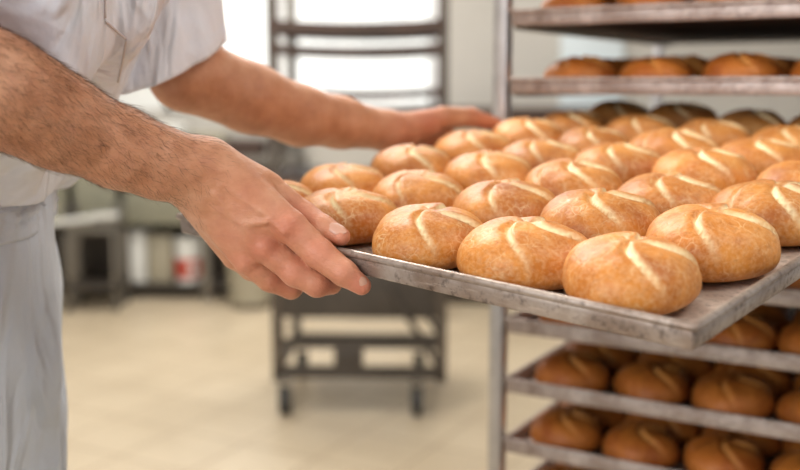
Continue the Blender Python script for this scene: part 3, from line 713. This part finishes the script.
# trolley rack behind the arms
TD = 3.68; tx = gx_(357, TD)
M_TROL = simple('brown_grey_steel', (.11, .09, .072), .45, .5, .15, 12)
trol = empty('trolley_rack', 'dark steel wheeled trolley rack with shelves, out of focus behind the arms', 'trolley', (tx, TD, 0), (0, 0, math.radians(-2)))
hw, dp = .325, .50
for x in (-hw, hw-.028):
    for y in (0, dp): boxo('post', (x, x+.04, y, y+.04, .13, 1.75), M_STEEL if y else M_TROL, trol)
def bar(nm, a, b_, r, m=M_STEEL): bm = bmesh.new(); tube(bm, [a, b_], r, 8); return obj(nm, bm, m, trol, 60)
for y in (0.014, dp+.014):
    bm = bmesh.new(); box(bm, -hw, hw, y-.012, y+.012, .262, .295); obj('rail', bm, M_DARKSTEEL, trol)
    bm = bmesh.new(); box(bm, -hw, hw, y-.014, y+.014, .145, .19); obj('rail', bm, M_DARKSTEEL, trol)
for x in (-hw+.014, hw-.014):
    bm = bmesh.new(); box(bm, x-.012, x+.012, 0, dp, .15, .185); obj('rail', bm, M_DARKSTEEL, trol)
boxo('bracket', (-.09, .02, 0, .03, .185, .265), M_DARKSTEEL, trol)
bar('brace', (.12, .0, .50), (hw-.02, .0, .20), .013, M_DARKSTEEL); bar('brace', (.19, .02, .50), (hw-.02, .0, .33), .011, M_DARKSTEEL)
boxo('bottom_shelf', (-hw+.02, hw-.02, .01, dp, .38, .62), M_DARKSTEEL, trol, .004)
for z, t_ in ((1.485, .045), (1.40, .032), (1.24, .03), (1.17, .025), (1.07, .02), (.92, .02), (.77, .02)):
    bm = bmesh.new(); n = 14
    for i in range(n):
        x0, x1 = -hw+.005+(2*hw-.01)*i/n, -hw+.005+(2*hw-.01)*(i+1)/n; s0 = -.012*(1-(2*(i+.5)/n-1)**2); box(bm, x0, x1, -.01, dp, z+s0-t_, z+s0)
    obj('shelf', bm, M_BROWN, trol)
for x in (-hw+.045, hw-.10):
    for y in (.01, dp+.01):
        bm = bmesh.new(); cyl(bm, (x, y, .055), .055, .034, 'X'); w = obj('caster', bm, M_RUBBER, trol, 40)
        bm = bmesh.new(); box(bm, x-.024, x-.018, y-.022, y+.022, .04, .15); box(bm, x+.018, x+.024, y-.022, y+.022, .04, .15); box(bm, x-.024, x+.024, y-.022, y+.022, .13, .15); obj('fork', bm, M_STEEL, w)

M_GREEN = simple('pale_green_grey_panel', (.27, .26, .19), .5, .1, .1, 3)
M_CREAM = simple('cream_panel', (.38, .34, .25), .5, 0, .1, 3)
M_WHITE = simple('white_plastic', (.8, .8, .76), .4, 0, .05, 3)
M_RED = simple('red_label', (.55, .09, .06), .5, 0, .05, 3)
M_DARK = simple('dark_brown_and_gap_shade', (.06, .045, .032), .6, 0, .1, 3)  # plain dark brown; on counter back and plinth it paints the recess shade
# long work counter along the back
BY = 5.75
cnt = empty('work_counter', 'pale green grey steel work counter along the back wall, left of the trolley', 'counter', (0, BY, 0))
xl, xr = -2.6, gx_(300, BY, .8)
boxo('worktop', (xl, xr, -.02, .45, .80, .84), M_STEEL, cnt); boxo('front_panel', (xl, gx_(205, BY, .6), .0, .02, .45, .80), M_GREEN, cnt)
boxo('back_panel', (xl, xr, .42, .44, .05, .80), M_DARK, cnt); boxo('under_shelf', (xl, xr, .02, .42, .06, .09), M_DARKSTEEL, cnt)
for px in (72, 122, 205, 298):
    x = gx_(px, BY, .4); boxo('leg', (x-.025, x+.025, .0, .05, 0, .80), M_STEEL, cnt)
for px0, px1, z1, mt_, nm, lb in ((126, 142, .40, M_WHITE, 'flour_bin', 'narrow white bin standing on the counter shelf'), (144, 168, .38, M_CREAM, 'storage_box', 'cream storage box on the shelf under the counter')):
    t = empty(nm, lb, 'box', ((gx_(px0, BY, .3)+gx_(px1, BY, .3))/2, BY+.06, .09)); w = (gx_(px1, BY, .3)-gx_(px0, BY, .3))
    boxo('body', (-w/2, w/2, 0, .3, 0, z1-.09-.02), mt_, t, .01); boxo('lid', (-w/2-.004, w/2+.004, -.004, .304, z1-.11, z1-.09), mt_, t, .006)
# white can with red label
t = empty('tub', 'white tub with a red and white label under the counter', 'tub', (gx_(184, BY, .2), BY+.13, .09))
bm = bmesh.new(); tube(bm, [(0, 0, 0), (0, 0, .25)], [.075, .085], 28); obj('body', bm, M_WHITE, t, 40)
bm = bmesh.new(); tube(bm, [(0, 0, .03), (0, 0, .145)], [.0775, .0822], 28, False); obj('label', bm, M_RED, t, 40)
bm = bmesh.new(); tube(bm, [(.035, -.062, .06), (.035, -.066, .12)], [.022, .022], 12); obj('label_patch', bm, M_WHITE, t, 40)
bm = bmesh.new(); cyl(bm, (0, 0, .258), .09, .02); obj('lid', bm, M_WHITE, t, 40)
# waste bin right of it
t = empty('waste_bin', 'beige round bin on the floor behind the hand', 'bin', (gx_(250, 5.6, .2), 5.6, 0))
bm = bmesh.new(); tube(bm, [(0, 0, .02), (0, 0, .03), (0, 0, .42)], [.10, .115, .14], 28); obj('body', bm, M_CREAM, t, 40)
bm = bmesh.new(); tube(bm, [(0, 0, .42), (0, 0, .44), (0, 0, .46)], [.15, .15, .12], 28); obj('lid', bm, M_GREEN, t, 40)
bm = bmesh.new(); tube(bm, [(0, 0, 0), (0, 0, .03)], [.112, .112], 28); obj('base', bm, M_DARK, t, 40)
# utility cart by the apron
t = empty('utility_cart', 'small steel cart with a pale push handle beside the apron', 'cart', (gx_(92, 5.45, .5), 5.45, 0))
for x in (-.16, .10):
    for y in (0, .2): boxo('leg', (x, x+.022, y, y+.022, .06, .60), M_STEEL, t)
boxo('shelf', (-.16, .12, .0, .22, .44, .47), M_STEEL, t); boxo('shelf', (-.16, .12, .0, .22, .12, .15), M_DARKSTEEL, t)
bm = bmesh.new(); tube(bm, [(-.22, -.02, .50), (.15, -.02, .545)], .016, 10); obj('handle', bm, M_WHITE, t, 60)
for x in (-.149, .111):
    for y in (.011, .211): bm = bmesh.new(); cyl(bm, (x, y, .03), .03, .02, 'X'); obj('caster', bm, M_RUBBER, t, 40)
M_MIX = simple('mixer_bowl_steel', (.5, .48, .44), .3, .8, .1, 3)
t = empty('mixing_bowl', 'steel mixing bowl on the small cart shelf', 'bowl', (gx_(98, 5.45, .5), 5.56, .47))
bm = bmesh.new(); tube(bm, [(0, 0, 0), (0, 0, .01), (0, 0, .05), (0, 0, .07)], [.04, .06, .085, .09], 24); obj('body', bm, M_MIX, t, 40)
bm = bmesh.new(); tube(bm, [(0, 0, .07), (0, 0, .075)], [.093, .093], 24); obj('rim', bm, M_MIX, t, 40)
# things on the counter top
for i, (px0, px1, z1, mt_, lb) in enumerate(((150, 178, 1.02, M_WHITE, 'white flour sack box standing left on the counter'), (186, 222, .97, M_CREAM, 'cream carton on the counter, between white and brown boxes'), (226, 262, .93, M_BROWN, 'brown carton on the counter, left of the black one'), (276, 298, .95, M_DARK, 'black carton at the right end of the counter'))):
    w = gx_(px1, BY+.1, .9)-gx_(px0, BY+.1, .9)
    t = empty('carton', lb, 'box', ((gx_(px0, BY+.1, .9)+gx_(px1, BY+.1, .9))/2, BY+.08, .84), group='cartons on the counter')
    boxo('body', (-w/2, w/2, 0, .28, 0, z1-.84-.015), mt_, t, .006); boxo('lid', (-w/2-.003, w/2+.003, -.003, .283, z1-.855, z1-.84), mt_, t, .004)
# cabinet to the right of the trolley, standing on the floor
t = empty('low_cabinet', 'cream low cabinet with dark open base, right of the trolley', 'cabinet', (gx_(475, 5.6, .4), 5.6, 0))
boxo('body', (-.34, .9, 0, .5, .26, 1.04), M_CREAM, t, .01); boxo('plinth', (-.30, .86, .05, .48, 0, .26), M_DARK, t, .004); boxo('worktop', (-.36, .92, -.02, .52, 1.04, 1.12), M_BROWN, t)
# white pipe
bm = bmesh.new(); px = gx_(441, 5.3, 1.2); tube(bm, [(px, 5.3, 0), (px, 5.3, 2.9)], .028, 16)
tagit(obj('pipe', bm, simple('white_pipe', (.82, .82, .88), .3)), 'white vertical pipe right of the trolley, running up to the ceiling', 'pipe')
